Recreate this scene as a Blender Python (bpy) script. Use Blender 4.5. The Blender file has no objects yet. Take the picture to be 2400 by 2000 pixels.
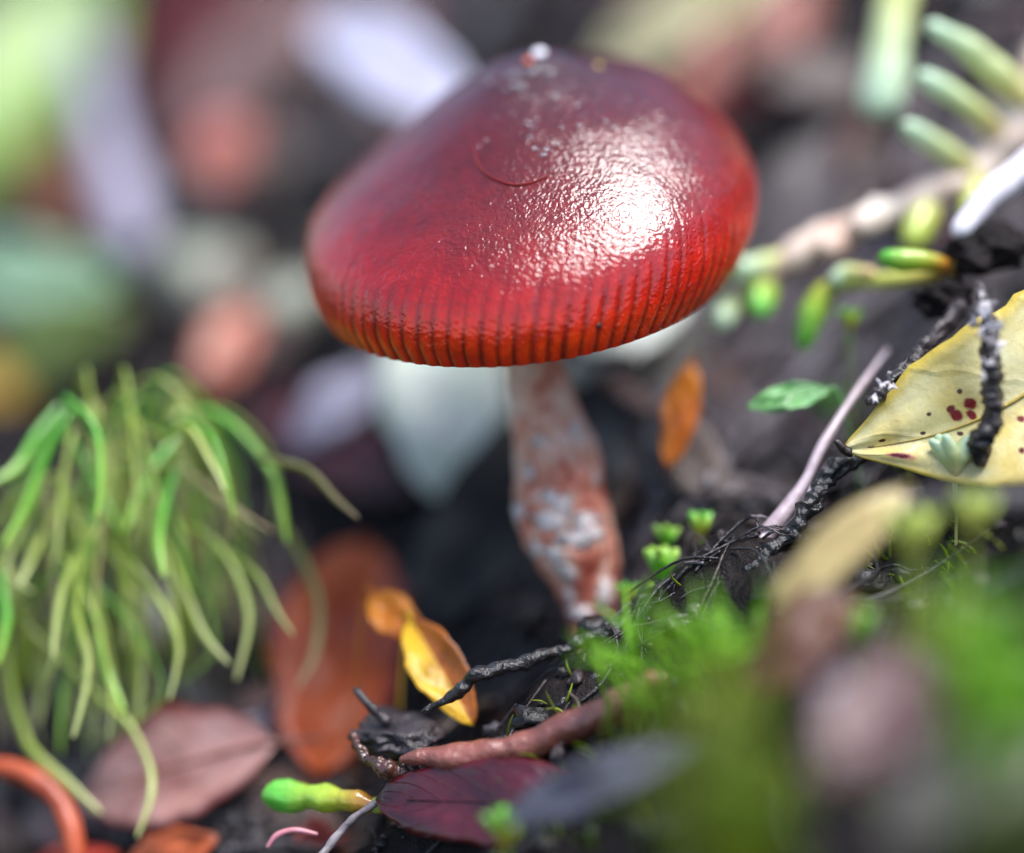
import bpy, math, random
from mathutils import Vector, noise, kdtree
from mathutils.bvhtree import BVHTree

rnd = random.Random(7)
scene = bpy.context.scene
col = scene.collection
scene.unit_settings.system = 'METRIC'
scene.unit_settings.scale_length = 0.01          # one unit is one centimetre

# ------------------------------------------------------------------ camera
PITCH = math.radians(18)
D0 = 24.0                                        # camera to plane of focus, cm
PPC = 348.0                                      # photograph pixels per cm in the plane of focus
RT = Vector((1, 0, 0))
UP = Vector((0, math.sin(PITCH), math.cos(PITCH)))
FW = Vector((0, math.cos(PITCH), -math.sin(PITCH)))
CAM = -FW * D0
cd = bpy.data.cameras.new('camera'); cam = bpy.data.objects.new('camera', cd); col.objects.link(cam)
cam.location = CAM; cam.rotation_euler = (math.pi/2 - PITCH, 0, 0)
cd.sensor_width = 36; cd.lens = 36 * D0 / (2400 / PPC)
cd.clip_start = 0.1; cd.clip_end = 2000
cd.dof.use_dof = True; cd.dof.focus_distance = D0
APERTURE = 1.22                                  # lens opening radius, cm
cd.dof.aperture_fstop = cd.lens * 1e-3 / (2 * APERTURE)
scene.camera = cam

# ------------------------------------------------------------------ sky and sun (bright overcast through a gap in the trees)
SUN_DIR = Vector((0.29, -0.11, 0.95)).normalized()     # towards the sun
w = bpy.data.worlds.new('World'); scene.world = w; w.use_nodes = True
wn = w.node_tree.nodes; wl = w.node_tree.links
sky = wn.new('ShaderNodeTexSky'); sky.sky_type = 'NISHITA'; sky.sun_disc = False
sky.sun_elevation = math.asin(SUN_DIR.z); sky.sun_rotation = math.atan2(SUN_DIR.x, SUN_DIR.y)
sky.air_density = 1.0; sky.dust_density = 1.2
wl.new(sky.outputs[0], wn['Background'].inputs['Color']); wn['Background'].inputs['Strength'].default_value = 0.06
sd = bpy.data.lights.new('sun', 'SUN'); sun = bpy.data.objects.new('sun', sd); col.objects.link(sun)
sd.energy = 1.5; sd.angle = math.radians(36); sd.color = (1.0, 0.985, 0.965)
sun.rotation_euler = SUN_DIR.to_track_quat('Z', 'Y').to_euler()
sun.location = SUN_DIR * 60
scene.view_settings.view_transform = 'Standard'; scene.view_settings.look = 'None'
scene.view_settings.exposure = 2.15; scene.view_settings.gamma = 1.0
scene.render.engine = 'CYCLES'
scene.cycles.use_denoising = True
scene.cycles.max_bounces = 8; scene.cycles.transparent_max_bounces = 12
scene.cycles.sample_clamp_indirect = 6

# ------------------------------------------------------------------ helpers: places
def P(px, py, dd=0.0):
    """a point seen at photograph pixel px, py, dd cm behind the plane of focus"""
    d = D0 + dd
    return CAM + FW*d + RT*((px-1200)/PPC*d/D0) + UP*((1000-py)/PPC*d/D0)

def sstep(a, b, x):
    t = min(1.0, max(0.0, (x-a)/(b-a))); return t*t*(3-2*t)

U_W = RT*0.774 + UP*0.633                       # along the bank's lip
V_W = RT*-0.363 + UP*0.444 + FW*0.819           # behind it
RIDGE = P(1500, 1450, 0.05)
def ground_base(x, y):
    h = 0.664*x + 0.449*y
    z = 30*math.tanh(h/30) - 1.66
    p = Vector((x, y, z)) - RIDGE
    s = p.dot(U_W); v = p.dot(V_W)
    z -= 0.18*sstep(-1.2, -.3, v) + 0.75*sstep(0.7, 2.2, s)*sstep(-2.2, -.8, v) + 0.5*sstep(1.0, 2.2, s)*sstep(.6, 1.6, v)
    z += 0.10*math.exp(-(v/0.35)**2) * sstep(-3.5, -2, s)
    z -= 0.95*sstep(0.15, 1.1, v)*(1-sstep(3.0, 5.5, v))*sstep(-3.2, -1.6, s)*(1-sstep(0.3, 1.6, s))
    return z
def ground(x, y):
    z = ground_base(x, y)
    q = Vector((x, y, 0.0))
    z += 0.14*noise.noise(q*0.55) + 0.08*noise.noise(q*1.7+Vector((3, 1, 0)))
    r = math.hypot(x, y)
    if r < 14: z += 0.07*noise.noise(q*4.3) + 0.035*noise.noise(q*10.0)
    return z
def ground_n(x, y, e=0.25):
    return Vector((-(ground_base(x+e, y)-ground_base(x-e, y))/(2*e), -(ground_base(x, y+e)-ground_base(x, y-e))/(2*e), 1)).normalized()
def G(px, py, lift=0.0):
    """where the line of sight through that pixel meets the ground raised by lift"""
    dirv = P(px, py, 0) - CAM
    a = 0.35; t = a; step = 0.012
    while t < 4:
        p = CAM + dirv*t
        if p.z < ground(p.x, p.y) + lift: break
        t += step
    lo, hi = t-step, t
    for _ in range(12):
        m = (lo+hi)/2; p = CAM + dirv*m
        if p.z < ground(p.x, p.y) + lift: hi = m
        else: lo = m
    return CAM + dirv*hi
def depth(p): return (p-CAM).dot(FW)
def cm(px, p): return px/PPC*depth(p)/D0
def srgb(r, g, b):
    f = lambda c: (c/255/12.92) if c <= 10 else ((c/255+0.055)/1.055)**2.4
    return (f(r), f(g), f(b), 1)

# ------------------------------------------------------------------ helpers: objects
def obj(name, verts, faces, mat, parent=None, uv=None, attr=None, origin=None, smooth=True):
    if origin is None: origin = Vector((0, 0, 0))
    me = bpy.data.meshes.new(name)
    me.from_pydata([tuple(Vector(v)-origin) for v in verts], [], faces)
    if smooth: me.polygons.foreach_set('use_smooth', [True]*len(me.polygons))
    if uv is not None:
        l = me.uv_layers.new(name='UVMap')
        for lp in me.loops: l.data[lp.index].uv = uv[lp.vertex_index]
    if attr is not None:
        a = me.color_attributes.new('tint', 'FLOAT_COLOR', 'POINT')
        for i, c in enumerate(attr): a.data[i].color = c
    me.materials.append(mat); me.update()
    o = bpy.data.objects.new(name, me); col.objects.link(o)
    if parent is not None: o.parent = parent
    else: o.location = origin
    return o
def thing(name, label, cat, loc, group=None):
    o = bpy.data.objects.new(name, None); o.empty_display_size = 0.2; col.objects.link(o)
    o.location = loc; tag(o, label, cat, group); return o
def tag(o, label=None, cat=None, group=None, kind=None):
    if label: o['label'] = label
    if cat: o['category'] = cat
    if group: o['group'] = group
    if kind: o['kind'] = kind
    return o

def spline(pts, radii, sub):
    out = []; n = len(pts)
    for i in range(n-1):
        p0 = pts[max(i-1, 0)]; p1 = pts[i]; p2 = pts[i+1]; p3 = pts[min(i+2, n-1)]
        for k in range(sub):
            t = k/sub
            q = 0.5*((2*p1)+(p2-p0)*t+(2*p0-5*p1+4*p2-p3)*t*t+(3*p1-p0-3*p2+p3)*t**3)
            out.append((q, radii[i]*(1-t)+radii[i+1]*t))
    out.append((pts[-1], radii[-1])); return out
def tube(pts, radii, seg=10, sub=6, rough=0.0, nscale=4.0, flat=1.0, round_end=True, seed=0.0):
    """a tapering round stalk through the points; verts, faces, uv (u along, v round)"""
    pts = [Vector(p) for p in pts]
    if not isinstance(radii, (list, tuple)): radii = [radii]*len(pts)
    path = spline(pts, radii, sub)
    if round_end:
        a, ra = path[0]; d = (path[1][0]-a).normalized()
        b, rb = path[-1]; e = (b-path[-2][0]).normalized()
        path = [(a-d*ra*.85, ra*.35), (a-d*ra*.5, ra*.78)]+path+[(b+e*rb*.5, rb*.78), (b+e*rb*.85, rb*.35)]
    n = len(path); V = []; F = []; UVs = []
    T = (path[1][0]-path[0][0]).normalized()
    N = T.orthogonal().normalized()
    for i, (c, r) in enumerate(path):
        t = (path[min(i+1, n-1)][0]-path[max(i-1, 0)][0])
        t = t.normalized() if t.length > 1e-9 else T
        N = (N - t*N.dot(t)).normalized(); B = t.cross(N)
        for k in range(seg):
            a = 2*math.pi*k/seg
            d = N*math.cos(a)*flat + B*math.sin(a)
            q = c + d*r
            if rough: q += d*rough*r*(noise.noise(q*nscale+Vector((seed, 0, 0)))*1.6 + noise.noise(q*nscale*3.1+Vector((0, seed, 0)))*.8)
            V.append(q); UVs.append((i/(n-1), k/seg))
    for i in range(n-1):
        for k in range(seg):
            F.append((i*seg+k, i*seg+(k+1) % seg, (i+1)*seg+(k+1) % seg, (i+1)*seg+k))
    V.append(path[0][0]-(path[1][0]-path[0][0])*.2); UVs.append((0, 0))
    V.append(path[-1][0]+(path[-1][0]-path[-2][0])*.2); UVs.append((1, 0))
    for k in range(seg):
        F.append((len(V)-2, (k+1) % seg, k)); F.append((len(V)-1, (n-1)*seg+k, (n-1)*seg+(k+1) % seg))
    return V, F, UVs

def ico(sub):
    import bmesh
    bm = bmesh.new(); bmesh.ops.create_icosphere(bm, subdivisions=sub, radius=1)
    bm.verts.index_update()
    V = [v.co.copy() for v in bm.verts]; F = [tuple(v.index for v in f.verts) for f in bm.faces]; bm.free(); return V, F
ICO = {k: ico(k) for k in (1, 2, 3, 4)}
def lump(c, rx, ry=None, rz=None, sub=3, rough=0.25, ns=1.3, seed=0.0, axis=None):
    ry = ry or rx; rz = rz or rx
    V0, F = ICO[sub]
    if axis is None: A, B, Cx = RT, Vector((0, 1, 0)), Vector((0, 0, 1))
    else:
        Cx = axis.normalized(); A = Cx.orthogonal().normalized(); B = Cx.cross(A)
    V = []
    for v in V0:
        k = 1 + rough*noise.noise(v*ns+Vector((seed, seed*.7, 0))) + rough*.5*noise.noise(v*ns*2.7+Vector((0, seed, 1)))
        V.append(c + A*v.x*rx*k + B*v.y*ry*k + Cx*v.z*rz*k)
    return V, F

# ------------------------------------------------------------------ materials
def nt(name):
    m = bpy.data.materials.new(name); m.use_nodes = True
    t = m.node_tree; b = t.nodes['Principled BSDF']; return m, t, b
def node(t, typ, **kw):
    n = t.nodes.new(typ)
    for k, v in kw.items(): setattr(n, k, v)
    return n
def ramp(t, src, stops):
    r = node(t, 'ShaderNodeValToRGB')
    while len(r.color_ramp.elements) < len(stops): r.color_ramp.elements.new(0.5)
    for e, (p, c) in zip(r.color_ramp.elements, stops): e.position = p; e.color = c if len(c) == 4 else (*c, 1)
    t.links.new(src, r.inputs[0]); return r.outputs[0]
def nz(t, scale, detail=3, vec=None, rough=0.55, dist=0.0):
    n = node(t, 'ShaderNodeTexNoise'); n.inputs['Scale'].default_value = scale; n.inputs['Detail'].default_value = detail
    n.inputs['Roughness'].default_value = rough; n.inputs['Distortion'].default_value = dist
    if vec is not None: t.links.new(vec, n.inputs['Vector'])
    return n.outputs[0]
def mix(t, fac, a, b, mode='MIX'):
    n = node(t, 'ShaderNodeMix', data_type='RGBA', blend_type=mode)
    for s, v in ((n.inputs[0], fac), (n.inputs[6], a), (n.inputs[7], b)):
        if isinstance(v, (int, float)): s.default_value = v
        elif isinstance(v, tuple): s.default_value = v if len(v) == 4 else (*v, 1)
        else: t.links.new(v, s)
    return n.outputs[2]
def mth(t, op, a, b=None):
    n = node(t, 'ShaderNodeMath', operation=op)
    for i, v in enumerate((a, b)):
        if v is None: continue
        if isinstance(v, (int, float)): n.inputs[i].default_value = v
        else: t.links.new(v, n.inputs[i])
    return n.outputs[0]
def bump(t, h, strength, dist, normal=None):
    n = node(t, 'ShaderNodeBump'); n.inputs['Strength'].default_value = strength; n.inputs['Distance'].default_value = dist
    t.links.new(h, n.inputs['Height'])
    if normal is not None: t.links.new(normal, n.inputs['Normal'])
    return n.outputs[0]
def oco(t): return node(t, 'ShaderNodeTexCoord').outputs['Object']

def simple_mat(name, c1, c2, scale=3, rough=0.45, bs=8, bd=0.02, bst=0.6, coat=0.0, sss=0.0, tint=False, stops=None, spec=None):
    m, t, b = nt(name); v = oco(t)
    c = ramp(t, nz(t, scale, 4, v), [(0.3, c1), (0.7, c2)] if stops is None else stops)
    if tint:
        a = node(t, 'ShaderNodeAttribute', attribute_name='tint'); c = mix(t, 1.0, c, a.outputs[0], 'MULTIPLY')
    t.links.new(c, b.inputs['Base Color']); b.inputs['Roughness'].default_value = rough
    bn = bump(t, nz(t, bs*1.3, 4, v, 0.6), bst, bd*.38); t.links.new(bn, b.inputs['Normal']); t.links.new(bn, b.inputs['Coat Normal'])
    b.inputs['Coat Weight'].default_value = coat; b.inputs['Coat Roughness'].default_value = 0.09
    if spec is not None: b.inputs['Specular IOR Level'].default_value = spec
    if sss: b.inputs['Subsurface Weight'].default_value = sss; b.inputs['Subsurface Radius'].default_value = (.08, .08, .05); b.inputs['Subsurface Scale'].default_value = 1.0
    return m
def leaf_mat(name, c1, c2, edge=None, vein=None, spots=None, rough=0.38, coat=0.3, transl=0.2, nscale=2.2, veins=9.0, half=None, spot_scale=3.0, spot_cut=0.24, marks=(), mottle=.75):
    """blade colour: two mottled tones, a margin tone, side veins and spots, all in the leaf's own u (along) and v (across)"""
    m, t, b = nt(name); v = oco(t)
    uvn = node(t, 'ShaderNodeUVMap'); sep = node(t, 'ShaderNodeSeparateXYZ'); t.links.new(uvn.outputs[0], sep.inputs[0])
    u, vv = sep.outputs[0], sep.outputs[1]
    av = mth(t, 'ABSOLUTE', mth(t, 'SUBTRACT', vv, 0.5))          # 0 midrib .. .5 margin
    c = ramp(t, nz(t, nscale, 4, v), [(0.32, c1), (0.68, c2)])
    if half is not None: c = mix(t, ramp(t, vv, [(0.44, (0, 0, 0)), (0.56, (1, 1, 1))]), c, half)
    ph = mth(t, 'ADD', mth(t, 'SUBTRACT', mth(t, 'MULTIPLY', u, veins), mth(t, 'MULTIPLY', av, veins*.55)), mth(t, 'MULTIPLY', nz(t, 3, 2, v), .25))
    fr = mth(t, 'ABSOLUTE', mth(t, 'SUBTRACT', mth(t, 'FRACT', ph), 0.5))
    vl = ramp(t, fr, [(0.0, (1, 1, 1)), (0.07, (0, 0, 0))])
    if vein is not None: c = mix(t, mth(t, 'MULTIPLY', vl, 0.6), c, vein)
    if edge is not None: c = mix(t, ramp(t, mth(t, 'ADD', av, mth(t, 'MULTIPLY', nz(t, 5, 3, v), .12)), [(0.44, (0, 0, 0)), (0.53, (1, 1, 1))]), c, edge)
    if spots is not None:
        vo = node(t, 'ShaderNodeTexVoronoi'); vo.inputs['Scale'].default_value = spot_scale
        wv = node(t, 'ShaderNodeVectorMath', operation='ADD'); t.links.new(v, wv.inputs[0])
        nn = node(t, 'ShaderNodeTexNoise'); nn.inputs['Scale'].default_value = 6; t.links.new(v, nn.inputs['Vector'])
        sc = node(t, 'ShaderNodeVectorMath', operation='SCALE'); sc.inputs['Scale'].default_value = .25; t.links.new(nn.outputs['Color'], sc.inputs[0]); t.links.new(sc.outputs[0], wv.inputs[1])
        t.links.new(wv.outputs[0], vo.inputs['Vector'])
        keep = ramp(t, nz(t, 1.6, 1, v), [(0.40, (0, 0, 0)), (0.46, (1, 1, 1))])
        sp = mth(t, 'MULTIPLY', ramp(t, vo.outputs['Distance'], [(spot_cut*.6, (1, 1, 1)), (spot_cut, (0, 0, 0))]), keep)
        c = mix(t, sp, c, spots)
    rot = ramp(t, nz(t, 2.6, 6, v, .65, .5), [(0.34, (.42, .38, .36)), (0.50, (.95, .95, .95)), (0.7, (1.08, 1.06, 1.04))])
    c = mix(t, mottle, c, rot, 'MULTIPLY')
    fleck = ramp(t, nz(t, 22, 3, v, .6), [(0.30, (.45, .40, .38)), (0.40, (1, 1, 1))]); c = mix(t, mottle*.8, c, fleck, 'MULTIPLY')
    wob = mth(t, 'MULTIPLY', mth(t, 'SUBTRACT', nz(t, 16, 3, v), .5), .9)
    for (mu, mv, mr, asp, mc) in marks:            # single blotches at the leaf's own u, v
        du = mth(t, 'MULTIPLY', mth(t, 'SUBTRACT', u, mu), 1/mr); dv = mth(t, 'MULTIPLY', mth(t, 'SUBTRACT', vv, mv), asp/mr)
        dd_ = mth(t, 'SQRT', mth(t, 'ADD', mth(t, 'MULTIPLY', du, du), mth(t, 'MULTIPLY', dv, dv)))
        c = mix(t, ramp(t, mth(t, 'ADD', dd_, wob), [(0.6, (1, 1, 1)), (1.1, (0, 0, 0))]), c, mc)
    t.links.new(c, b.inputs['Base Color']); b.inputs['Roughness'].default_value = rough
    b.inputs['Coat Weight'].default_value = coat; b.inputs['Coat Roughness'].default_value = 0.15
    n1 = bump(t, vl, 0.35, 0.012); n2 = bump(t, nz(t, 14, 4, v, .6), 0.5, 0.012, n1); t.links.new(n2, b.inputs['Normal']); t.links.new(n2, b.inputs['Coat Normal'])
    if transl:
        tr = node(t, 'ShaderNodeBsdfTranslucent'); t.links.new(c, tr.inputs[0]); t.links.new(n2, tr.inputs['Normal'])
        ms = node(t, 'ShaderNodeMixShader'); ms.inputs[0].default_value = transl
        t.links.new(b.outputs[0], ms.inputs[1]); t.links.new(tr.outputs[0], ms.inputs[2])
        t.links.new(ms.outputs[0], t.nodes['Material Output'].inputs[0])
    return m
def finger_mat(name, tip, mid, base, rough=0.3, tint=False):
    """fleshy shoot: colour runs along its length from base (u 0) to tip (u 1)"""
    m, t, b = nt(name); v = oco(t)
    uvn = node(t, 'ShaderNodeUVMap'); sep = node(t, 'ShaderNodeSeparateXYZ'); t.links.new(uvn.outputs[0], sep.inputs[0])
    f = mth(t, 'ADD', sep.outputs[0], mth(t, 'MULTIPLY', mth(t, 'SUBTRACT', nz(t, 5, 3, v), .5), .35))
    c = ramp(t, f, [(0.05, base), (0.4, mid), (0.9, tip)])
    t.links.new(c, b.inputs['Base Color']); b.inputs['Roughness'].default_value = rough
    b.inputs['Coat Weight'].default_value = 0.9; b.inputs['Coat Roughness'].default_value = 0.06
    fb = bump(t, nz(t, 14, 2, v), .6, .016); t.links.new(fb, b.inputs['Normal']); t.links.new(fb, b.inputs['Coat Normal'])
    tr = node(t, 'ShaderNodeBsdfTranslucent'); t.links.new(c, tr.inputs[0])
    ms = node(t, 'ShaderNodeMixShader'); ms.inputs[0].default_value = .25
    t.links.new(b.outputs[0], ms.inputs[1]); t.links.new(tr.outputs[0], ms.inputs[2]); t.links.new(ms.outputs[0], t.nodes['Material Output'].inputs[0])
    return m

M = {}
M['soil'] = simple_mat('wet_soil', srgb(12, 10, 10), srgb(38, 32, 32), 2.5, 0.7, 16, 0.08, 1.0, coat=0.08, spec=.1)
M['crumb'] = simple_mat('soil_crumb', (.5, .48, .48, 1), (1, 1, 1, 1), 6, 0.5, 22, 0.05, 1.0, coat=0.8, tint=True, spec=.15)
M['black_root'] = simple_mat('black_wet_root', srgb(10, 8, 9), srgb(34, 30, 32), 7, 0.5, 15, 0.08, 1.0, coat=1.0, spec=.2)
M['dark_twig'] = simple_mat('dark_bark', srgb(20, 16, 17), srgb(66, 57, 60), 7, 0.5, 18, 0.05, 1.0, coat=0.6, spec=.2)
M['grey_bark'] = simple_mat('grey_bark', srgb(92, 84, 88), srgb(150, 142, 146), 4, 0.55, 14, 0.04, 0.9, coat=0.1)
M['lilac_root'] = simple_mat('pale_root_bark', srgb(140, 118, 122), srgb(205, 190, 200), 4, 0.4, 20, 0.02, 0.8, coat=0.3)
M['brown_twig'] = simple_mat('brown_wet_bark', srgb(40, 20, 14), srgb(86, 46, 32), 5, 0.22, 14, 0.05, 1.0, coat=0.9)
M['tan_twig'] = simple_mat('tan_bark', srgb(110, 84, 66), srgb(160, 130, 104), 4, 0.5, 14, 0.03, 0.8)
M['pale_stick'] = simple_mat('peeled_pale_wood', srgb(205, 196, 205), srgb(238, 234, 240), 3, 0.45, 12, 0.02, 0.5)
M['flake'] = simple_mat('silvery_bark_flake', srgb(60, 54, 56), srgb(215, 208, 215), 9, 0.4, 16, 0.03, 0.9, coat=0.3)
M['stone'] = simple_mat('lilac_grey_stone', srgb(135, 128, 145), srgb(178, 170, 190), 2, 0.35, 10, 0.02, 0.5, coat=0.2)
M['lichen'] = simple_mat('grey_green_lichen', srgb(120, 122, 108), srgb(170, 172, 155), 3, 0.7, 9, 0.05, 0.9)
M['moss_strand'] = finger_mat('moss_strand_green', srgb(206, 212, 140), srgb(168, 190, 70), srgb(120, 140, 36), 0.3)
M['moss_strand_bright'] = finger_mat('moss_strand_bright', srgb(165, 205, 80), srgb(96, 180, 34), srgb(70, 140, 24), 0.35)
M['moss_strand_tan'] = finger_mat('moss_strand_tan', srgb(188, 160, 120), srgb(168, 160, 90), srgb(110, 120, 40), 0.4)
M['moss_mat'] = simple_mat('moss_green', srgb(96, 150, 30), srgb(160, 195, 60), 1.2, 0.4, 10, 0.02, 0.5, sss=0.0, tint=True)
M['mint'] = finger_mat('mint_green_flesh', srgb(212, 238, 205), srgb(222, 228, 150), srgb(235, 200, 140))
M['lime'] = finger_mat('lime_green_flesh', srgb(110, 200, 70), srgb(180, 196, 60), srgb(190, 120, 50))
M['yellowgreen'] = finger_mat('yellow_green_flesh', srgb(188, 208, 90), srgb(206, 208, 100), srgb(200, 160, 70))
M['pinkstem'] = simple_mat('pale_pink_stem', srgb(178, 140, 120), srgb(232, 222, 208), 2.2, 0.45, 9, 0.03, 0.7)
M['orange_stalk'] = simple_mat('orange_red_stalk', srgb(130, 48, 28), srgb(176, 80, 44), 3, 0.4, 9, 0.02, 0.5)
M['pink_loop'] = simple_mat('pink_rootlet', srgb(180, 110, 120), srgb(205, 140, 150), 4, 0.35, 9, 0.02, 0.5)
M['tip_black'] = simple_mat('withered_black_tip', srgb(22, 18, 18), srgb(50, 36, 34), 8, 0.4, 20, 0.03, 1.0)

# ------------------------------------------------------------------ the ground
def build_ground():
    n = 330; cx, cy = 0.3, 1.5; V = []; F = []
    ax = []
    for i in range(n+1):
        t = 2*i/n-1; ax.append(8.5*t + 120*t**7)
    for j in range(n+1):
        for i in range(n+1):
            x = cx+ax[i]; y = cy+ax[j]; V.append((x, y, ground(x, y)))
    for j in range(n):
        for i in range(n):
            a = j*(n+1)+i; F.append((a, a+1, a+n+2, a+n+1))
    o = obj('ground', V, F, M['soil']); tag(o, kind='structure')
build_ground()

# ------------------------------------------------------------------ the mushroom
RINGS = [((1215, 133), (1330, 127)), ((1150, 162), (1395, 151)), ((1086, 207), (1482, 173)), ((1012, 264), (1578, 190)), ((922, 346), (1657, 242)),
         ((821, 439), (1713, 298)), ((759, 507), (1753, 360)), ((724, 565), (1767, 422)), ((718, 622), (1762, 486)), ((730, 674), (1740, 546)), ((760, 724), (1710, 598))]
CAP_D = 1.15
NSTR = 84
def cap_material():
    m, t, b = nt('wet_red_cap'); v = oco(t)
    a = node(t, 'ShaderNodeAttribute', attribute_name='tint'); sp = node(t, 'ShaderNodeSeparateColor'); t.links.new(a.outputs[0], sp.inputs[0])
    tt, st, side = sp.outputs[0], sp.outputs[1], sp.outputs[2]
    f = mth(t, 'ADD', tt, mth(t, 'MULTIPLY', mth(t, 'SUBTRACT', nz(t, 1.6, 4, v), .5), .22))
    skin = ramp(t, f, [(0.0, srgb(50, 4, 7)), (0.34, srgb(88, 5, 6)), (0.5, srgb(112, 6, 5)), (0.65, srgb(150, 9, 4)), (0.8, srgb(206, 34, 5)), (0.92, srgb(246, 64, 7)), (1.0, srgb(226, 44, 6))])
    groove = ramp(t, f, [(0.4, srgb(96, 6, 8)), (0.8, srgb(112, 5, 4)), (1.0, srgb(92, 5, 4))])
    c = mix(t, st, skin, groove)
    mott = ramp(t, nz(t, 9, 4, v), [(0.3, (.72, .70, .7)), (0.7, (1.1, 1.12, 1.1))]); c = mix(t, 1.0, c, mott, 'MULTIPLY')
    t.links.new(c, b.inputs['Base Color'])
    b.inputs['Roughness'].default_value = .5; b.inputs['Specular IOR Level'].default_value = .15
    b.inputs['Subsurface Weight'].default_value = .4; b.inputs['Subsurface Radius'].default_value = (.34, .06, .02); b.inputs['Subsurface Scale'].default_value = .7
    # slimy film: fine broken wrinkles
    w1 = nz(t, 24, 1, v, .5, 1.0); w2 = nz(t, 60, 1, v, .5, .6)
    vo = node(t, 'ShaderNodeTexVoronoi'); vo.inputs['Scale'].default_value = 36; vo.feature = 'SMOOTH_F1'; t.links.new(v, vo.inputs['Vector'])
    h = mth(t, 'ADD', mth(t, 'MULTIPLY', w1, .8), mth(t, 'ADD', mth(t, 'MULTIPLY', w2, .16), mth(t, 'MULTIPLY', vo.outputs[0], .5)))
    h = mth(t, 'MULTIPLY', h, ramp(t, nz(t, 2.2, 3, v), [(0.35, (.5, .5, .5)), (0.65, (1, 1, 1))])); n1 = bump(t, h, 1.0, .0115); t.links.new(n1, b.inputs['Normal']); t.links.new(n1, b.inputs['Coat Normal'])
    b.inputs['Coat Weight'].default_value = 1.0; b.inputs['Coat IOR'].default_value = 1.56
    b.inputs['Coat Roughness'].default_value = .02
    return m
def ring_lerp(t):
    x = t*(len(RINGS)-1); i = min(int(x), len(RINGS)-2); f = x-i
    g = lambda k: [Vector((*RINGS[max(0, min(len(RINGS)-1, k))][s], 0)) for s in (0, 1)]
    out = []
    for s in (0, 1):
        p0, p1, p2, p3 = g(i-1)[s], g(i)[s], g(i+1)[s], g(i+2)[s]
        out.append(0.5*((2*p1)+(p2-p0)*f+(2*p0-5*p1+4*p2-p3)*f*f+(3*p1-p0-3*p2+p3)*f**3))
    return out
def build_mushroom():
    base = P(1390, 1530, CAP_D)
    root = thing('mushroom', 'glossy wet red mushroom with grooved orange-red cap margin on mottled pinkish stalk', 'mushroom', base)
    mc = cap_material()
    E = math.radians(24.5); NT, NA = 120, 840
    k = (D0+CAP_D)/D0
    V = []; A = []; F = []
    cuts = [0.0]
    phase = [noise.noise(Vector((math.cos(2*math.pi*i/NSTR)*9, math.sin(2*math.pi*i/NSTR)*9, 0))) for i in range(NSTR)]
    def frame(t):
        L, R = ring_lerp(t)
        L = P(L.x, L.y, CAP_D); R = P(R.x, R.y, CAP_D)
        c = (L+R)/2; r = (R-L).length/2; e1 = (R-L).normalized()
        up = FW.cross(e1)*-1
        if up.dot(UP) < 0: up = -up
        e2 = FW*math.cos(E) + up*math.sin(E); ax = up*math.cos(E)-FW*math.sin(E)
        return c, r, e1, e2, ax
    c0, r0, a1, a2, ax0 = frame(0)
    V.append(c0 + ax0*.035); A.append((0, 0, 0, 1))
    for i in range(NT+1):
        t = i/NT; c, r, e1, e2, ax = frame(t)
        for j in range(NA):
            th = 2*math.pi*j/NA
            sx = th/(2*math.pi)*NSTR
            kk = int(sx) % NSTR; fx = sx-int(sx)-0.5 + .12*phase[kk]
            g = math.exp(-(fx/(0.17+.10*phase[(kk*7+3) % NSTR]))**2)                    # 1 in a groove
            start = .54+.16*phase[kk]
            amt = sstep(start, start+.30, t)
            dirv = e1*math.cos(th)+e2*math.sin(th)
            q0 = c+dirv*r
            rr = r - .009*g*amt*(.6+.8*abs(phase[kk])) + .004*amt*(1-g)
            rr += .030*noise.noise(q0*.9)*sstep(.1, .4, t) + .008*noise.noise(q0*4) 
            q = c + dirv*rr - ax*(.006*(1-g)*sstep(.9, 1, t))
            V.append(q); A.append((t, g*amt*(.75+.25*phase[kk]), 0, 1))
    for j in range(NA): F.append((0, 1+j, 1+(j+1) % NA))
    for i in range(NT):
        for j in range(NA):
            a = 1+i*NA+j; b_ = 1+i*NA+(j+1) % NA
            F.append((a, a+NA, b_+NA, b_))
    cap = obj('cap', V, F, mc, root, attr=A, origin=base)
    bvh = BVHTree.FromPolygons(V, F)
    # the underside: a shallow hollow under the rim, with blade-like gills
    c, r, e1, e2, ax = frame(1.0)
    mg = simple_mat('rusty_gill', srgb(120, 50, 26), srgb(165, 80, 45), 4, .5, 12, .02, .5)
    V2 = []; F2 = []; NB = 148
    prof = [(1.0, -.012), (.985, .03), (.8, .20), (.5, .34), (.1, .36)]
    for (f, h) in prof:
        for j in range(NB):
            th = 2*math.pi*j/NB; V2.append(c+(e1*math.cos(th)+e2*math.sin(th))*(r-.02)*f+ax*h)
    for i in range(len(prof)-1):
        for j in range(NB): F2.append((i*NB+j, i*NB+(j+1) % NB, (i+1)*NB+(j+1) % NB, (i+1)*NB+j))
    obj('underside', V2, F2, mg, root, origin=base)
    for j in range(NSTR):
        th = 2*math.pi*(j+.5)/NSTR; d = e1*math.cos(th)+e2*math.sin(th); s = e1*-math.sin(th)+e2*math.cos(th)
        Vg = []; Fg = []
        for (f, lo, hi) in ((.97, .0, .05), (.8, .03, .21), (.5, .10, .35), (.2, .16, .36)):
            for h in (lo, hi):
                for w_ in (-.006, .006): Vg.append(c+d*(r*f)+ax*h+s*w_)
        for q in range(3):
            a = q*4
            for (x, y) in ((0, 1), (1, 3), (3, 2), (2, 0)): Fg.append((a+x, a+y, a+4+y, a+4+x))
        Fg += [(0, 2, 3, 1), (12, 13, 15, 14)]
        obj('gill', Vg, Fg, mg, root, origin=base, smooth=False)
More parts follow.
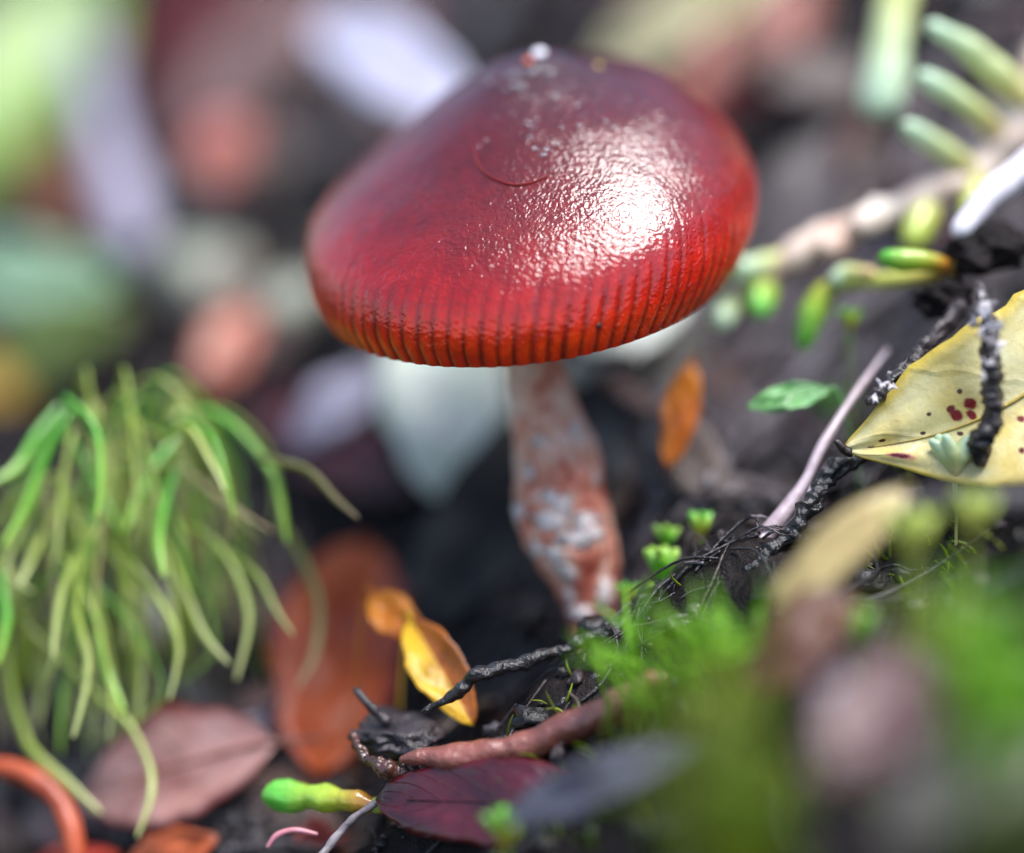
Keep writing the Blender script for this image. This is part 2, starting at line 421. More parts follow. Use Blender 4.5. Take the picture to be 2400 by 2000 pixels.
    # stalk
    edge = [(1186, 1300, 600), (1182, 1306, 690), (1180, 1312, 770), (1183, 1322, 860), (1187, 1350, 930), (1190, 1372, 985), (1195, 1396, 1045), (1197, 1411, 1120), (1204, 1424, 1200),
            (1236, 1446, 1250), (1262, 1462, 1305), (1293, 1452, 1350), (1312, 1446, 1400), (1335, 1432, 1460), (1352, 1428, 1530), (1362, 1432, 1600)]
    pts = [P((a+b_)/2, y, CAP_D) for a, b_, y in edge]; rad = [(b_-a)/2/PPC*k*.97 for a, b_, y in edge]
    ms, t, b = nt('mottled_stalk'); v = oco(t)
    vs = node(t, 'ShaderNodeMapping'); vs.inputs['Scale'].default_value = (1.5, 1.5, .8); t.links.new(v, vs.inputs[0])
    n1 = nz(t, 2.6, 5, vs.outputs[0], .6, .4)
    c1 = ramp(t, n1, [(0.30, srgb(160, 54, 34)), (0.43, srgb(214, 122, 98)), (0.53, srgb(238, 180, 156)), (0.66, srgb(250, 218, 202))])
    n3 = ramp(t, nz(t, 16, 4, v), [(0.35, (.8, .76, .74)), (0.65, (1, 1, 1))]); c1 = mix(t, 1, c1, n3, 'MULTIPLY')
    t.links.new(c1, b.inputs['Base Color']); b.inputs['Roughness'].default_value = .5
    b.inputs['Subsurface Weight'].default_value = .25; b.inputs['Subsurface Radius'].default_value = (.12, .05, .03); b.inputs['Subsurface Scale'].default_value = .6
    t.links.new(bump(t, nz(t, 9, 5, vs.outputs[0], .65), .9, .06), b.inputs['Normal'])
    Vs, Fs, Us = tube(pts, rad, 40, 10, .09, 2.4)
    obj('stalk', Vs, Fs, ms, root, uv=Us, origin=base)
    sb = BVHTree.FromPolygons(Vs, Fs)
    mw = simple_mat('white_woolly_scale', srgb(222, 196, 186), srgb(250, 238, 230), 5, .6, 18, .04, 1.0, sss=.3)
    spots = [(1290, 1225, 44, 30), (1375, 1215, 40, 38), (1345, 1260, 46, 26), (1330, 1345, 26, 28), (1418, 1395, 26, 46), (1212, 1195, 24, 26), (1262, 1290, 22, 32),
             (1360, 1440, 36, 20), (1320, 1185, 24, 40), (1300, 1300, 30, 26), (1395, 1120, 18, 26), (1290, 1170, 22, 24), (1240, 1110, 20, 30), (1345, 1010, 18, 26), (1262, 1035, 22, 20), (1400, 1250, 30, 20), (1335, 1395, 14, 30)]
    for i, (px, py, w_, h_) in enumerate(spots):
        o_ = CAM; d_ = (P(px, py)-CAM).normalized()
        hit, nrm, _, _ = sb.ray_cast(o_, d_)
        if hit is None: continue
        if nrm.dot(d_) > 0: nrm = -nrm
        V3, F3 = [], []
        V0, F0 = ICO[3]
        T1 = (RT - nrm*RT.dot(nrm)).normalized(); T2 = nrm.cross(T1)
        for q in V0:
            kx = .75+.9*noise.noise(q*2.6+Vector((i*3.1, 0, 0)))+.5*noise.noise(q*6+Vector((0, i*2.3, 0)))
            V3.append(hit+T1*q.x*w_/PPC*kx+T2*q.y*h_/PPC*kx+nrm*q.z*.010)
        obj('scale', V3, F0, mw, root, origin=base)
    return root, bvh
mush, CAPB = build_mushroom()
def on_cap(px, py, lift=0.0):
    d = (P(px, py)-CAM).normalized(); h, n, _, _ = CAPB.ray_cast(CAM, d)
    if h is None: return None, None
    if n.dot(d) > 0: n = -n
    return h+n*lift, n

# things lying on the cap
pts = [on_cap(x, y, .006)[0] for x, y in ((1112, 345), (1120, 385), (1142, 410), (1172, 426), (1205, 434), (1240, 431), (1275, 417), (1300, 404))]
V, F, U = tube(pts, [.003, .006, .007, .007, .007, .006, .005, .002], 6, 6)
tag(obj('hair', V, F, simple_mat('reddish_hair', srgb(110, 20, 14), srgb(150, 40, 26), 5, .3), uv=U, origin=pts[0]), 'thin reddish hair curled across the upper part of the red cap', 'hair')
mwater, t, b = nt('water_drop'); b.inputs['Base Color'].default_value = (.95, .95, 1, 1); b.inputs['Transmission Weight'].default_value = .9; b.inputs['Roughness'].default_value = .02; b.inputs['IOR'].default_value = 1.33
def cap_lump(px, py, r, mat, name, label, cat, group=None, flat=.6):
    h, n = on_cap(px, py)
    if h is None: return
    V, F = lump(h+n*r*flat*.4, r, r, r*flat, 3, .15, 1.5, px*.1, axis=n)
    tag(obj(name, V, F, mat, origin=h), label, cat, group)
mspeck = simple_mat('pale_speck', srgb(225, 220, 228), srgb(245, 242, 248), 5, .4)
cap_lump(1264, 127, .05, mspeck, 'speck', 'whitish crumb on the very top of the red cap', 'crumb', flat=.5)
cap_lump(1238, 145, .032, simple_mat('orange_grain', srgb(190, 80, 40), srgb(220, 110, 60), 5, .4), 'grain', 'small orange grain just below the top of the red cap', 'grain')
cap_lump(1402, 156, .026, simple_mat('yellow_grain', srgb(170, 150, 70), srgb(200, 180, 90), 5, .4), 'grain', 'tiny yellowish grain on the back shoulder of the red cap', 'grain')
cap_lump(1403, 764, .02, M['tip_black'], 'grain', 'tiny black grain in a groove of the cap margin', 'grain')
for (x, y, r) in ((1140, 178, .03), (1190, 180, .035), (1215, 175, .045), (1250, 170, .04), (1262, 152, .03), (1290, 170, .03), (1222, 205, .034), (1186, 212, .022), (1204, 200, .026), (1148, 192, .026), (1165, 200, .018), (1302, 226, .03), (1352, 250, .022), (1238, 290, .022), (1250, 300, .018), (1242, 322, .02), (1275, 365, .022), (1255, 350, .02), (1282, 352, .022),
                  (1302, 338, .018), (1318, 300, .016), (1360, 296, .02), (1420, 285, .018), (1140, 330, .016), (1123, 345, .015), (1440, 300, .018), (1500, 276, .014), (1530, 330, .016)):
    top_ = y < 215
    cap_lump(x, y, r, mwater, 'water_drop', 'clear water drop just below the crumb at the top of the red cap' if top_ else 'small clear water drop between the curled hair and the bright sheen on the cap', 'water drop', 'water drops at the cap top' if top_ else 'water drops near the hair on the cap', .45)

# ------------------------------------------------------------------ leaves
def leaf_geo(B, T, N, W, a=1.0, b_=0.75, fold=0.15, bend=0.06, cup=0.0, sickle=0.0, wav=0.05, seed=0.0, thick=0.012, nu=22, nv=10, curl=0.0, ragged=0.17):
    X = T-B; L = X.length; X = X/L; Z = (N-X*N.dot(X)).normalized(); Y = Z.cross(X)
    top = []; bot = []; uv = []
    for i in range(nu+1):
        u = i/nu
        wd = W/2*max(0.0, math.sin(math.pi*min(1, u**a)))**b_ + 0.004
        for j in range(nv+1):
            v = j/nv*2-1
            y = v*wd*(1+ragged*noise.noise(Vector((u*5+seed, v, seed)))+ragged*.6*noise.noise(Vector((u*14+seed, v, seed)))) + sickle*L*4*u*(1-u)
            z = fold*abs(v)*wd + bend*L*4*u*(1-u) + cup*(v*v)*wd + curl*L*(u**3)
            x = u*L
            p = B + X*x + Y*y + Z*z
            p += Z*wav*noise.noise(Vector((u*4+seed, v*2.2, seed*1.7)))*min(1, wd/.1)
            top.append(p); bot.append(p-Z*thick); uv.append((u, j/nv))
    n = len(top); V = top+bot; F = []; w_ = nv+1
    for i in range(nu):
        for j in range(nv):
            q = i*w_+j; F.append((q, q+w_, q+w_+1, q+1)); F.append((n+q, n+q+1, n+q+w_+1, n+q+w_))
    ring = [i for i in range(w_)]+[i*w_+nv for i in range(1, nu+1)]+[nu*w_+j for j in range(nv-1, -1, -1)]+[i*w_ for i in range(nu-1, 0, -1)]
    for k in range(len(ring)):
        p, q = ring[k], ring[(k+1) % len(ring)]; F.append((p, q, n+q, n+p))
    midp = [top[i*w_+nv//2] for i in range(0, nu+1)]
    return V, F, uv+uv, midp, Z
def leaf(name, label, mat, base, tip, width, lift=(.15, .25), k=.5, rib=None, stalk=None, group=None, cat='leaf', dd=None, nrm=None, **kw):
    """a leaf from pixel base to pixel tip; it lies on the ground raised by lift, or at depths dd"""
    if dd is None: B = G(*base, lift[0]); T = G(*tip, lift[1])
    else: B = P(*base, dd[0]); T = P(*tip, dd[1])
    mid = (B+T)/2
    n = nrm if nrm is not None else (ground_n(mid.x, mid.y)*(1-k) + (CAM-mid).normalized()*k).normalized()
    W = cm(width, mid)
    V, F, uv, midp, Z = leaf_geo(B, T, n, W, seed=hash_px(base), **kw)
    root = thing(name, label, cat, B, group)
    obj('blade', V, F, mat, root, uv=uv, origin=B)
    if rib is None: rib = mat
    rr = max(.012, W*.022)
    Vr, Fr, Ur = tube([p+Z*rr*.3 for p in midp[1:-1:3]], [rr*(1-.7*i/7) for i in range(len(midp[1:-1:3]))], 8, 4)
    obj('midrib', Vr, Fr, rib, root, uv=[(u, .5) for u, v in Ur], origin=B)
    gz = ground(B.x, B.y)
    if not stalk and B.z-gz > .12:                 # held up by its own stalk
        X = (T-B).normalized(); q = B-X*min(.25, (B.z-gz)*.4); q = Vector((q.x, q.y, ground(q.x, q.y)-.04))
        Vr, Fr, Ur = tube([midp[1], B-X*.06-Vector((0, 0, .03)), B*.45+q*.55-X*.05, q], [rr, rr*.9, rr*.8, rr*.7], 8, 5)
        obj('leaf_stalk', Vr, Fr, rib, root, uv=[(.1, .5) for _ in Ur], origin=B)
    if stalk:
        d = (B-midp[3]).normalized(); L = stalk
        Vr, Fr, Ur = tube([midp[1], B+d*L*.5-Z*.02, B+d*L-Z*.08], [rr, rr*.9, rr*.8], 8, 4)
        obj('leaf_stalk', Vr, Fr, rib, root, uv=[(.1, .5) for _ in Ur], origin=B)
    return root
def hash_px(p): return (p[0]*.37+p[1]*.91) % 17.0

LM = leaf_mat
m_maroon = LM('maroon_leaf', srgb(66, 20, 28), srgb(112, 50, 62), edge=srgb(50, 14, 20), vein=srgb(104, 46, 56), coat=.1, rough=.55)
leaf('dead_leaf', 'large wet maroon-pink dead leaf lying beside a pale lilac leaf', m_maroon, (990, 10), (400, 330), 400, (.5, .5), .6, stalk=.5, bend=.03)
leaf('dead_leaf', 'dark crimson dead leaf tucked behind the large maroon-pink leaf', LM('crimson_leaf', srgb(90, 22, 24), srgb(120, 34, 30), coat=.4), (640, -60), (300, 160), 230, (.3, .35), .6, bend=.03)
leaf('dead_leaf', 'small salmon-orange dead leaf at the tip of the large maroon-pink leaf', LM('salmon_leaf', srgb(150, 74, 60), srgb(176, 98, 80), coat=.3), (540, 270), (510, 450), 150, (.75, .7), .75, b_=.5)
leaf('dead_leaf', 'chestnut-brown dead leaf between the lilac-grey stick and the bright green leaf', LM('chestnut_leaf', srgb(105, 58, 34), srgb(140, 84, 50)), (110, 260), (190, 600), 170, (.3, .3), .6)
leaf('green_leaf', 'broad bright yellow-green leaf beside the lilac-grey stick', LM('yellow_green_leaf', srgb(118, 158, 60), srgb(150, 186, 90), transl=.3), (-90, 470), (230, -90), 330, (.5, .7), .7)
leaf('green_leaf', 'pale mint-green leaf above the tangled moss tuft', LM('mint_leaf', srgb(168, 210, 160), srgb(196, 226, 188), transl=.3), (-120, 650), (270, 660), 170, (.7, .7), .7, b_=.5)
leaf('green_leaf', 'olive-green leaf tip just under the pale mint-green leaf', LM('olive_leaf', srgb(110, 130, 54), srgb(140, 160, 84), transl=.3), (-60, 880), (300, 720), 170, (.6, .6), .7, b_=.55)
leaf('dead_leaf', 'small golden-yellow leaf at the edge of the tangled moss tuft', LM('golden_leaf', srgb(190, 150, 50), srgb(215, 175, 80), transl=.3), (-120, 870), (60, 930), 120, (.7, .7), .7)
leaf('dead_leaf', 'small rusty-orange dead leaf above the moss tuft, below a dark gap', LM('rusty_leaf', srgb(150, 72, 48), srgb(182, 96, 66)), (590, 720), (480, 920), 130, (.5, .5), .7, b_=.5)
leaf('dead_leaf', 'pale lilac-white dead leaf behind the shoulder of the red cap', LM('lilac_leaf', srgb(205, 200, 222), srgb(236, 232, 248), coat=.2, transl=.25, mottle=.3), (1110, 280), (750, 50), 190, (1.0, 1.1), .8, b_=.5)
leaf('dead_leaf', 'creamy yellow dead leaf rising behind the top of the red cap', LM('cream_leaf', srgb(230, 214, 150), srgb(244, 238, 200), transl=.3), (1880, -130), (1380, 190), 150, (.9, .7), .7, b_=.55)
leaf('dead_leaf', 'reddish brown dead leaf beneath the creamy yellow leaf', LM('brick_leaf', srgb(140, 60, 46), srgb(172, 84, 70)), (1900, -40), (1600, 320), 230, (.35, .35), .7)
leaf('dead_leaf', 'dull grey-brown dead leaf between the red cap and the clubmoss sprig', LM('dull_leaf', srgb(82, 74, 70), srgb(118, 108, 108)), (2030, 300), (1780, 590), 200, (.15, .15), .5)
leaf('dead_leaf', 'long dark grey rotting leaf running behind the mushroom stalk', LM('grey_rotting_leaf', srgb(40, 36, 32), srgb(84, 78, 70), coat=.15, rough=.6), (920, 1500), (1660, 730), 330, (.45, .45), .6, bend=.02)
leaf('dead_leaf', 'broad milky white-green leaf hanging under the cap beside the stalk', LM('milky_leaf', srgb(232, 242, 222), srgb(248, 250, 244), coat=.2, transl=.4, mottle=.3), (1010, 700), (1075, 1175), 300, (.55, .55), .85, b_=.5)
leaf('dead_leaf', 'narrow milky white leaf end under the cap, resting on the dark grey leaf', LM('milk_white_leaf', srgb(224, 230, 220), srgb(240, 244, 240), coat=.2, transl=.3, mottle=.3), (1610, 680), (1320, 900), 110, (.75, .75), .8, b_=.5)
leaf('dead_leaf', 'lilac-grey curled leaf beside the broad milky white-green leaf', LM('lilac_grey_leaf', srgb(172, 164, 190), srgb(208, 202, 222)), (900, 860), (680, 1040), 130, (.6, .6), .7)
leaf('dead_leaf', 'dark wine-red dead leaf behind the fringe of the moss tuft', LM('wine_leaf', srgb(66, 22, 28), srgb(92, 36, 40)), (600, 930), (960, 1160), 190, (.2, .25), .6)
leaf('dead_leaf', 'vivid orange small leaf standing on the bank right of the stalk', LM('vivid_orange_leaf', srgb(220, 110, 20), srgb(240, 150, 40), transl=.35), (1622, 850), (1570, 1095), 84, k=.8, dd=(1.25, 1.1), b_=.6)
leaf('dead_leaf', 'brick-orange dead leaf standing upright beside the moss tuft', LM('brick_orange_leaf', srgb(190, 66, 22), srgb(232, 112, 40), edge=srgb(132, 40, 40), spots=srgb(96, 40, 30), spot_scale=1.6, spot_cut=.4, nscale=1.5, coat=.1, mottle=.35, transl=.25), (850, 1270), (750, 1820), 330, (.75, .3), .7, b_=.62, ragged=.16, wav=.12)
m_yo = LM('yellow_orange_leaf', srgb(245, 190, 44), srgb(252, 212, 60), half=srgb(205, 120, 50), coat=.2, transl=.35)
leaf('dead_leaf', 'yellow and orange folded small leaf standing at the foot of the bank', m_yo, (960, 1455), (1110, 1700), 125, k=.8, dd=(.75, .35), b_=.62, fold=.45, rib=LM('yellow_midrib', srgb(250, 200, 50), srgb(255, 215, 70)))
leaf('dead_leaf', 'small curled orange leaf above the yellow and orange folded leaf', LM('amber_leaf', srgb(220, 110, 24), srgb(245, 160, 40), transl=.35), (868, 1395), (985, 1500), 95, k=.7, dd=(1.0, .8), b_=.6, fold=.4)
leaf('dead_leaf', 'pinkish brown ribbed dead leaf under the drooping moss strands', LM('pink_brown_leaf', srgb(160, 100, 92), srgb(205, 160, 152), vein=srgb(120, 66, 56), edge=srgb(120, 50, 44), coat=.5, veins=6), (650, 1740), (190, 1880), 290, (.55, .5), .5, rib=LM('brown_midrib', srgb(140, 80, 62), srgb(150, 90, 70)), stalk=.3)
leaf('dead_leaf', 'small scarlet leaf tip below the orange-red stalk', LM('scarlet_leaf', srgb(180, 52, 36), srgb(200, 74, 50)), (40, 2080), (280, 2000), 110, (.3, .35), .7)
leaf('dead_leaf', 'tawny orange leaf tip below the pinkish brown leaf', LM('tawny_leaf', srgb(170, 76, 36), srgb(196, 100, 54)), (280, 2080), (510, 1960), 130, (.15, .2), .6)
m_yl = LM('spotted_yellow_leaf', srgb(224, 204, 122), srgb(240, 236, 190), edge=srgb(214, 190, 84), coat=.25, transl=.25, veins=3, nscale=2.4, mottle=.35, marks=((.885, .74, .036, .45, srgb(200, 130, 110)), (.885, .74, .024, .45, srgb(90, 14, 24)), (.655, .40, .021, .45, srgb(120, 14, 16)), (.70, .42, .017, .3, srgb(130, 14, 16)), (.668, .46, .014, .3, srgb(130, 14, 16)),
    (.705, .37, .014, .45, srgb(110, 20, 18)), (.52, .74, .022, .4, srgb(120, 20, 26)), (.72, .55, .010, .45, srgb(80, 40, 26)), (.93, .50, .012, .4, srgb(60, 30, 20)), (.76, .66, .014, .4, srgb(200, 110, 50)), (.90, .42, .011, .4, srgb(70, 34, 24)),
    (.66, .30, .009, .45, srgb(80, 44, 30)), (.76, .34, .008, .45, srgb(80, 44, 30)), (.56, .30, .009, .45, srgb(90, 44, 30)), (.57, .62, .013, .45, srgb(120, 24, 20)), (.80, .46, .009, .45, srgb(70, 40, 28)), (.62, .78, .010, .45, srgb(110, 40, 28))))
yl = leaf('yellow_leaf', 'cream-yellow leaf with dark red spots and a black tip lying on the bank', m_yl, (2700, 560), (1972, 1054), 420, k=.85, dd=(.1, .0), b_=.9, a=1.0, fold=.26, bend=.015, sickle=.155, thick=.02, nv=14, nu=30, rib=LM('yellow_rib', srgb(190, 165, 80), srgb(200, 176, 90)))
Bt = yl.location.copy()
V, F, U = tube([P(1990, 1062, .0), P(1974, 1050, -.01), P(1960, 1036, -.03)], [.035, .032, .02], 10, 5, .3, 12)
obj('withered_tip', V, F, M['tip_black'], yl, uv=U, origin=Bt)
tp = [P(x, y, d) for x, y, d in ((946, 1780, -.05), (985, 1777, -.08), (1060, 1778, -.14), (1150, 1772, -.2), (1250, 1748, -.26), (1350, 1706, -.3), (1450, 1660, -.45), (1540, 1600, -.6))]
Vt, Ft, Ut = tube(tp, [.035, .08, .105, .11, .115, .125, .13, .1], 20, 14, .22, 3.2, .9)
tag(obj('pod', Vt, Ft, simple_mat('brown_wet_pod', srgb(78, 38, 32), srgb(146, 80, 66), 3, .45, 16, .05, 1.0, coat=1.0), uv=Ut, origin=tp[0]), 'brown fleshy tongue-like pod lying on the dark maroon leaf', 'pod')
leaf('dead_leaf', 'dark maroon wet leaf under the brown tongue-like pod', LM('dark_maroon_leaf', srgb(48, 10, 18), srgb(92, 24, 36), edge=srgb(80, 8, 16), coat=.6, rough=.3, transl=.1), (1480, 1900), (880, 1874), 215, k=.6, dd=(-.8, .0), b_=.55, fold=.1, thick=.02, bend=.03)
leaf('dead_leaf', 'tan-yellow blunt dead leaf lying below the spotted yellow leaf', LM('tan_yellow_leaf', srgb(178, 156, 96), srgb(206, 184, 128)), (2120, 1150), (1815, 1430), 115, k=.7, dd=(-1.6, -1.7), b_=.45)
leaf('dead_leaf', 'rust-brown dead leaf under the tan-yellow blunt leaf', LM('rust_brown_leaf', srgb(84, 50, 32), srgb(110, 66, 42)), (1990, 1390), (1760, 1620), 180, k=.6, dd=(-1.9, -2.0), b_=.5)
leaf('green_leaf', 'small pale green leaf lying below the bright moss mat', LM('pale_green_leaf', srgb(150, 170, 110), srgb(180, 196, 140), transl=.3), (1730, 1650), (1510, 1668), 55, k=.7, dd=(-.55, -.45), b_=.5)
leaf('green_leaf', 'small glossy green leaf on the bank between the thin dark twigs', LM('glossy_green_leaf', srgb(96, 160, 76), srgb(140, 200, 130), vein=srgb(190, 225, 195), transl=.3, veins=3), (1945, 915), (1750, 955), 66, k=.7, dd=(.65, .6))
leaf('green_leaf', 'tiny bright green leaf touching the pale lilac root', LM('bright_green_leaf', srgb(80, 150, 46), srgb(110, 175, 60), transl=.3), (1985, 920), (1905, 950), 46, (.3, .3), .7)
leaf('dead_leaf', 'dull plum-brown dead leaf in front of the olive moss', LM('plum_leaf', srgb(88, 52, 54), srgb(120, 84, 84)), (2160, 1540), (1930, 1830), 260, k=.6, dd=(-3.6, -4.2), b_=.55)
leaf('dead_leaf', 'slate-grey dead leaf below the dark maroon leaf', LM('slate_leaf', srgb(70, 70, 84), srgb(104, 102, 116), coat=.3), (1640, 1750), (1180, 1930), 120, k=.6, dd=(-1.9, -1.5), b_=.6)
leaf('dead_leaf', 'grey-tan withered leaf beside the soft green moss', LM('grey_tan_leaf', srgb(96, 90, 80), srgb(126, 118, 106)), (2470, 1740), (2060, 1960), 220, k=.6, dd=(-4.0, -4.2), b_=.6)
leaf('dead_leaf', 'dark red leaf scrap in the soil under the green clubmoss finger', LM('dark_red_scrap', srgb(96, 26, 26), srgb(120, 38, 34)), (800, 1950), (690, 1980), 90, (.1, .1), .6)

# ------------------------------------------------------------------ twigs, roots, stalks
def stick(name, label, mat, path, rpx, cat='twig', rough=.25, ns=3.5, seg=12, lift=.1, sub=8, group=None, flakes=0):
    """path: (px, py) rests on the ground raised by lift, (px, py, dd) stands at that depth"""
    pts = [P(*p) if len(p) == 3 else G(*p, lift) for p in path]
    if not isinstance(rpx, (list, tuple)): rpx = [rpx]*len(pts)
    rad = [cm(r, p) for r, p in zip(rpx, pts)]
    V, F, U = tube(pts, rad, seg, sub, rough, ns, seed=hash_px(path[0]))
    if not flakes:
        return tag(obj(name, V, F, mat, uv=U, origin=pts[0]), label, cat, group)
    root = thing(name, label, cat, pts[0], group)
    obj('stem', V, F, mat, root, uv=U, origin=pts[0])
    return root, pts, rad
stick('stick', 'lilac-grey weathered stick standing beside the chestnut-brown leaf', M['stone'], [(170, -40), (205, 160), (245, 320), (285, 460), (310, 570)], [46, 42, 44, 62, 50], 'stick', lift=.55)
stick('stick', 'pale peeled stick end lying against the dark soil above the yellow leaf', M['pale_stick'], [(2520, 300, 1.0), (2380, 410, .9), (2300, 480, .8), (2250, 540, .75)], [40, 36, 32, 24], 'stick', .12)
stick('root', 'pale lilac-pink root running down the bank to the dark ridge', M['lilac_root'], [(2080, 820, .9), (2000, 930, .6), (1930, 1040, .4), (1880, 1140, .3), (1800, 1250, .2), (1740, 1310, .15), (1675, 1390, .1)], [6, 9, 12, 14, 22, 25, 20], 'root', .15)
stick('root', 'black knobbly wet root below the pale lilac-pink root', M['black_root'], [(2030, 1060, .25), (1950, 1110, .15), (1890, 1200, .05), (1840, 1265, .0), (1770, 1330, -.05), (1690, 1400, -.05), (1600, 1460, -.1), (1530, 1480, -.05)], [16, 22, 20, 22, 16, 12, 24, 14], 'root', .6, 7, 20, sub=30)
stick('root', 'short lilac-blue rootlet beside the black knobbly root', M['lilac_root'], [(1905, 1140, .15), (1885, 1190, .1), (1858, 1240, .05)], [8, 11, 6], 'root', .25)
stick('root', 'dark grey root edging the bank in front of the mushroom foot', M['black_root'], [(1720, 1335, .35), (1640, 1390, .3), (1560, 1420, .25), (1470, 1455, .2), (1380, 1500, .2), (1270, 1540, .15), (1180, 1565, .05), (1120, 1585, .0), (1060, 1635, .05), (990, 1670, .1)], [16, 24, 22, 16, 17, 15, 13, 15, 11, 8], 'root', .75, 5, 22, sub=30)
stick('root', 'thin black root stretched from the tongue-like pod towards the moss mat', M['black_root'], [(1150, 1750, .1), (1220, 1705, .05), (1320, 1650, .0), (1400, 1585, .0), (1500, 1520, -.05), (1580, 1480, -.1)], [9, 12, 11, 10, 10, 8], 'root', .6, 9, 16, sub=24)
stick('twig', 'dark brown wet curled twig poking out beside the tongue-like pod', M['brown_twig'], [(825, 1715, .35), (838, 1745, .2), (858, 1772, .1), (900, 1795, .02), (945, 1805, .0), (1010, 1806, .03)], [6, 10, 13, 18, 20, 16], 'twig', .6, 9, 18, sub=24)
stick('twig', 'short dark spike of a twig against the brick-orange leaf', M['dark_twig'], [(836, 1618, .35), (862, 1650, .3), (905, 1690, .3)], [10, 12, 14], 'twig', .3)
stick('twig', 'thin grey-brown twig leaning from the dark maroon leaf', M['grey_bark'], [(735, 2030, -.1), (790, 1960, .0), (835, 1912, .03), (890, 1878, .05)], [11, 10, 9, 8], 'twig', .25, 8)
stick('rootlet', 'pink loop of a rootlet in the black crumbs', M['pink_loop'], [(628, 1985, .2), (650, 1958, .2), (690, 1946, .2), (742, 1955, .2)], [5, 8, 7, 4], 'root', .1)
stick('stalk', 'orange-red bent stalk beneath the moss tuft', M['orange_stalk'], [(-60, 1790, 1.2), (60, 1815, 1.1), (130, 1870, 1.0), (165, 1940, .9), (180, 2050, .8)], [22, 26, 28, 26, 26], 'stalk', .15)
stick('twig', 'tan-brown broken twig leaning behind the mushroom stalk', M['tan_twig'], [(1400, 1260, 1.7), (1450, 1170, 1.7), (1500, 1090, 2.0), (1560, 990, 2.1)], [26, 30, 28, 20], 'twig', .3)
for i, (pa, r, l) in enumerate((
        ([(1660, 1130), (1760, 1010), (1880, 880), (1990, 770)], 17, 'dull violet-brown twig lying above the small glossy green leaf'),
        ([(1860, 860), (1960, 780), (2080, 690), (2160, 620)], 18, 'mauve-brown twig under the yellow-green clubmoss branch'),
        ([(1560, 800), (1680, 770), (1800, 690), (1880, 620)], 16, 'dark brown twig crossing just right of the cap margin'),
        ([(1480, 1330), (1590, 1210), (1700, 1090), (1770, 1000)], 15, 'blackish twig on the bank right of the vivid orange leaf'),
        ([(1640, 930), (1730, 880), (1850, 850), (1930, 800)], 14, 'rusty thin twig above the vivid orange leaf'))):
    stick('twig', l, (M['grey_bark'], M['grey_bark'], M['dark_twig'], M['dark_twig'], M['brown_twig'])[i], pa, [r*.8, r, r, r*.6], 'twig', .3, lift=.18)
stick('twig', 'grey-brown thick twig under the lower edge of the yellow leaf', M['dark_twig'], [(1980, 1235, -1.4), (2130, 1190, -1.5), (2280, 1180, -1.6), (2450, 1190, -1.7)], [30, 40, 46, 50], 'twig', .3)
# flaky twig standing on the yellow leaf
def flaky_twig(name, label, path, rpx, flake_spots, seed):
    root, pts, rad = stick(name, label, M['dark_twig'], path, rpx, rough=.55, ns=8, seg=20, sub=24, flakes=1)
    r_ = random.Random(seed)
    for (px, py, dd, w_, h_) in flake_spots:
        c = P(px, py, dd-.02 if py > 860 and px < 2200 else dd-.28); ang = r_.uniform(0, math.pi)
        n = (-FW+RT*r_.uniform(-.8, .8)+UP*r_.uniform(-.4, .6)).normalized()
        T1 = (RT*math.cos(ang)+UP*math.sin(ang)); T1 = (T1-n*T1.dot(n)).normalized(); T2 = n.cross(T1)
        V = []; F = []
        for i in range(5):
            for j in range(4):
                x = (i/4-.5)*w_/PPC*(1-.5*j/3); y = (j/3-.5)*h_/PPC
                k = .8+.9*noise.noise(Vector((i*.9+px*.13, j*1.1+py*.17, 0)))
                V.append(c+T1*x*k+T2*y*k+n*(.02*noise.noise(Vector((i*1.1+py, j+px*.3, 2)))+.12*x*x*30))
        m_ = len(V); V += [v-n*.006 for v in V]
        for i in range(4):
            for j in range(3):
                q = i*4+j; F.append((q, q+4, q+5, q+1)); F.append((m_+q, m_+q+1, m_+q+5, m_+q+4))
        ring = [0, 1, 2, 3, 7, 11, 15, 19, 18, 17, 16, 12, 8, 4]
        for a, b_ in zip(ring, ring[1:]+ring[:1]): F.append((a, b_, m_+b_, m_+a))
        obj('bark_flake', V, F, M['flake'], root, origin=pts[0])
flaky_twig('twig', 'knobbly dark twig with silvery flakes standing across the yellow leaf', [(2297, 665, -.3), (2300, 705, -.34), (2312, 760, -.38), (2318, 830, -.38), (2326, 900, -.36), (2322, 970, -.33), (2305, 1040, -.28), (2300, 1080, -.22)],
           [9, 13, 18, 22, 21, 25, 24, 18], [(2306, 730, -.18, 34, 40), (2330, 765, -.18, 34, 50), (2285, 750, -.16, 30, 36), (2318, 800, -.2, 34, 36), (2336, 815, -.16, 24, 40), (2300, 690, -.14, 22, 26), (2322, 850, -.2, 22, 30), (2306, 880, -.2, 16, 30), (2276, 760, -.12, 24, 20), (2312, 715, -.16, 30, 44), (2326, 785, -.18, 36, 40), (2304, 775, -.18, 28, 44), (2330, 835, -.17, 30, 34), (2310, 850, -.17, 20, 40)], 3)
flaky_twig('twig', 'broken dark twig with a whitish hollow end above the yellow leaf', [(2042, 938, -.05), (2075, 905, .0), (2120, 862, .1), (2180, 800, .25), (2250, 720, .5)], [18, 20, 20, 18, 16],
           [(2050, 935, -.14, 34, 20), (2068, 900, -.12, 40, 22), (2090, 905, -.1, 26, 20), (2085, 880, -.1, 30, 18)], 5)
stick('twig', 'thin black twig end crossing behind the foot of the knobbly flaky twig', M['black_root'], [(2240, 1075, .0), (2310, 1052, -.02), (2370, 1030, .02), (2450, 1040, .1)], [8, 14, 14, 12], 'twig', .3)

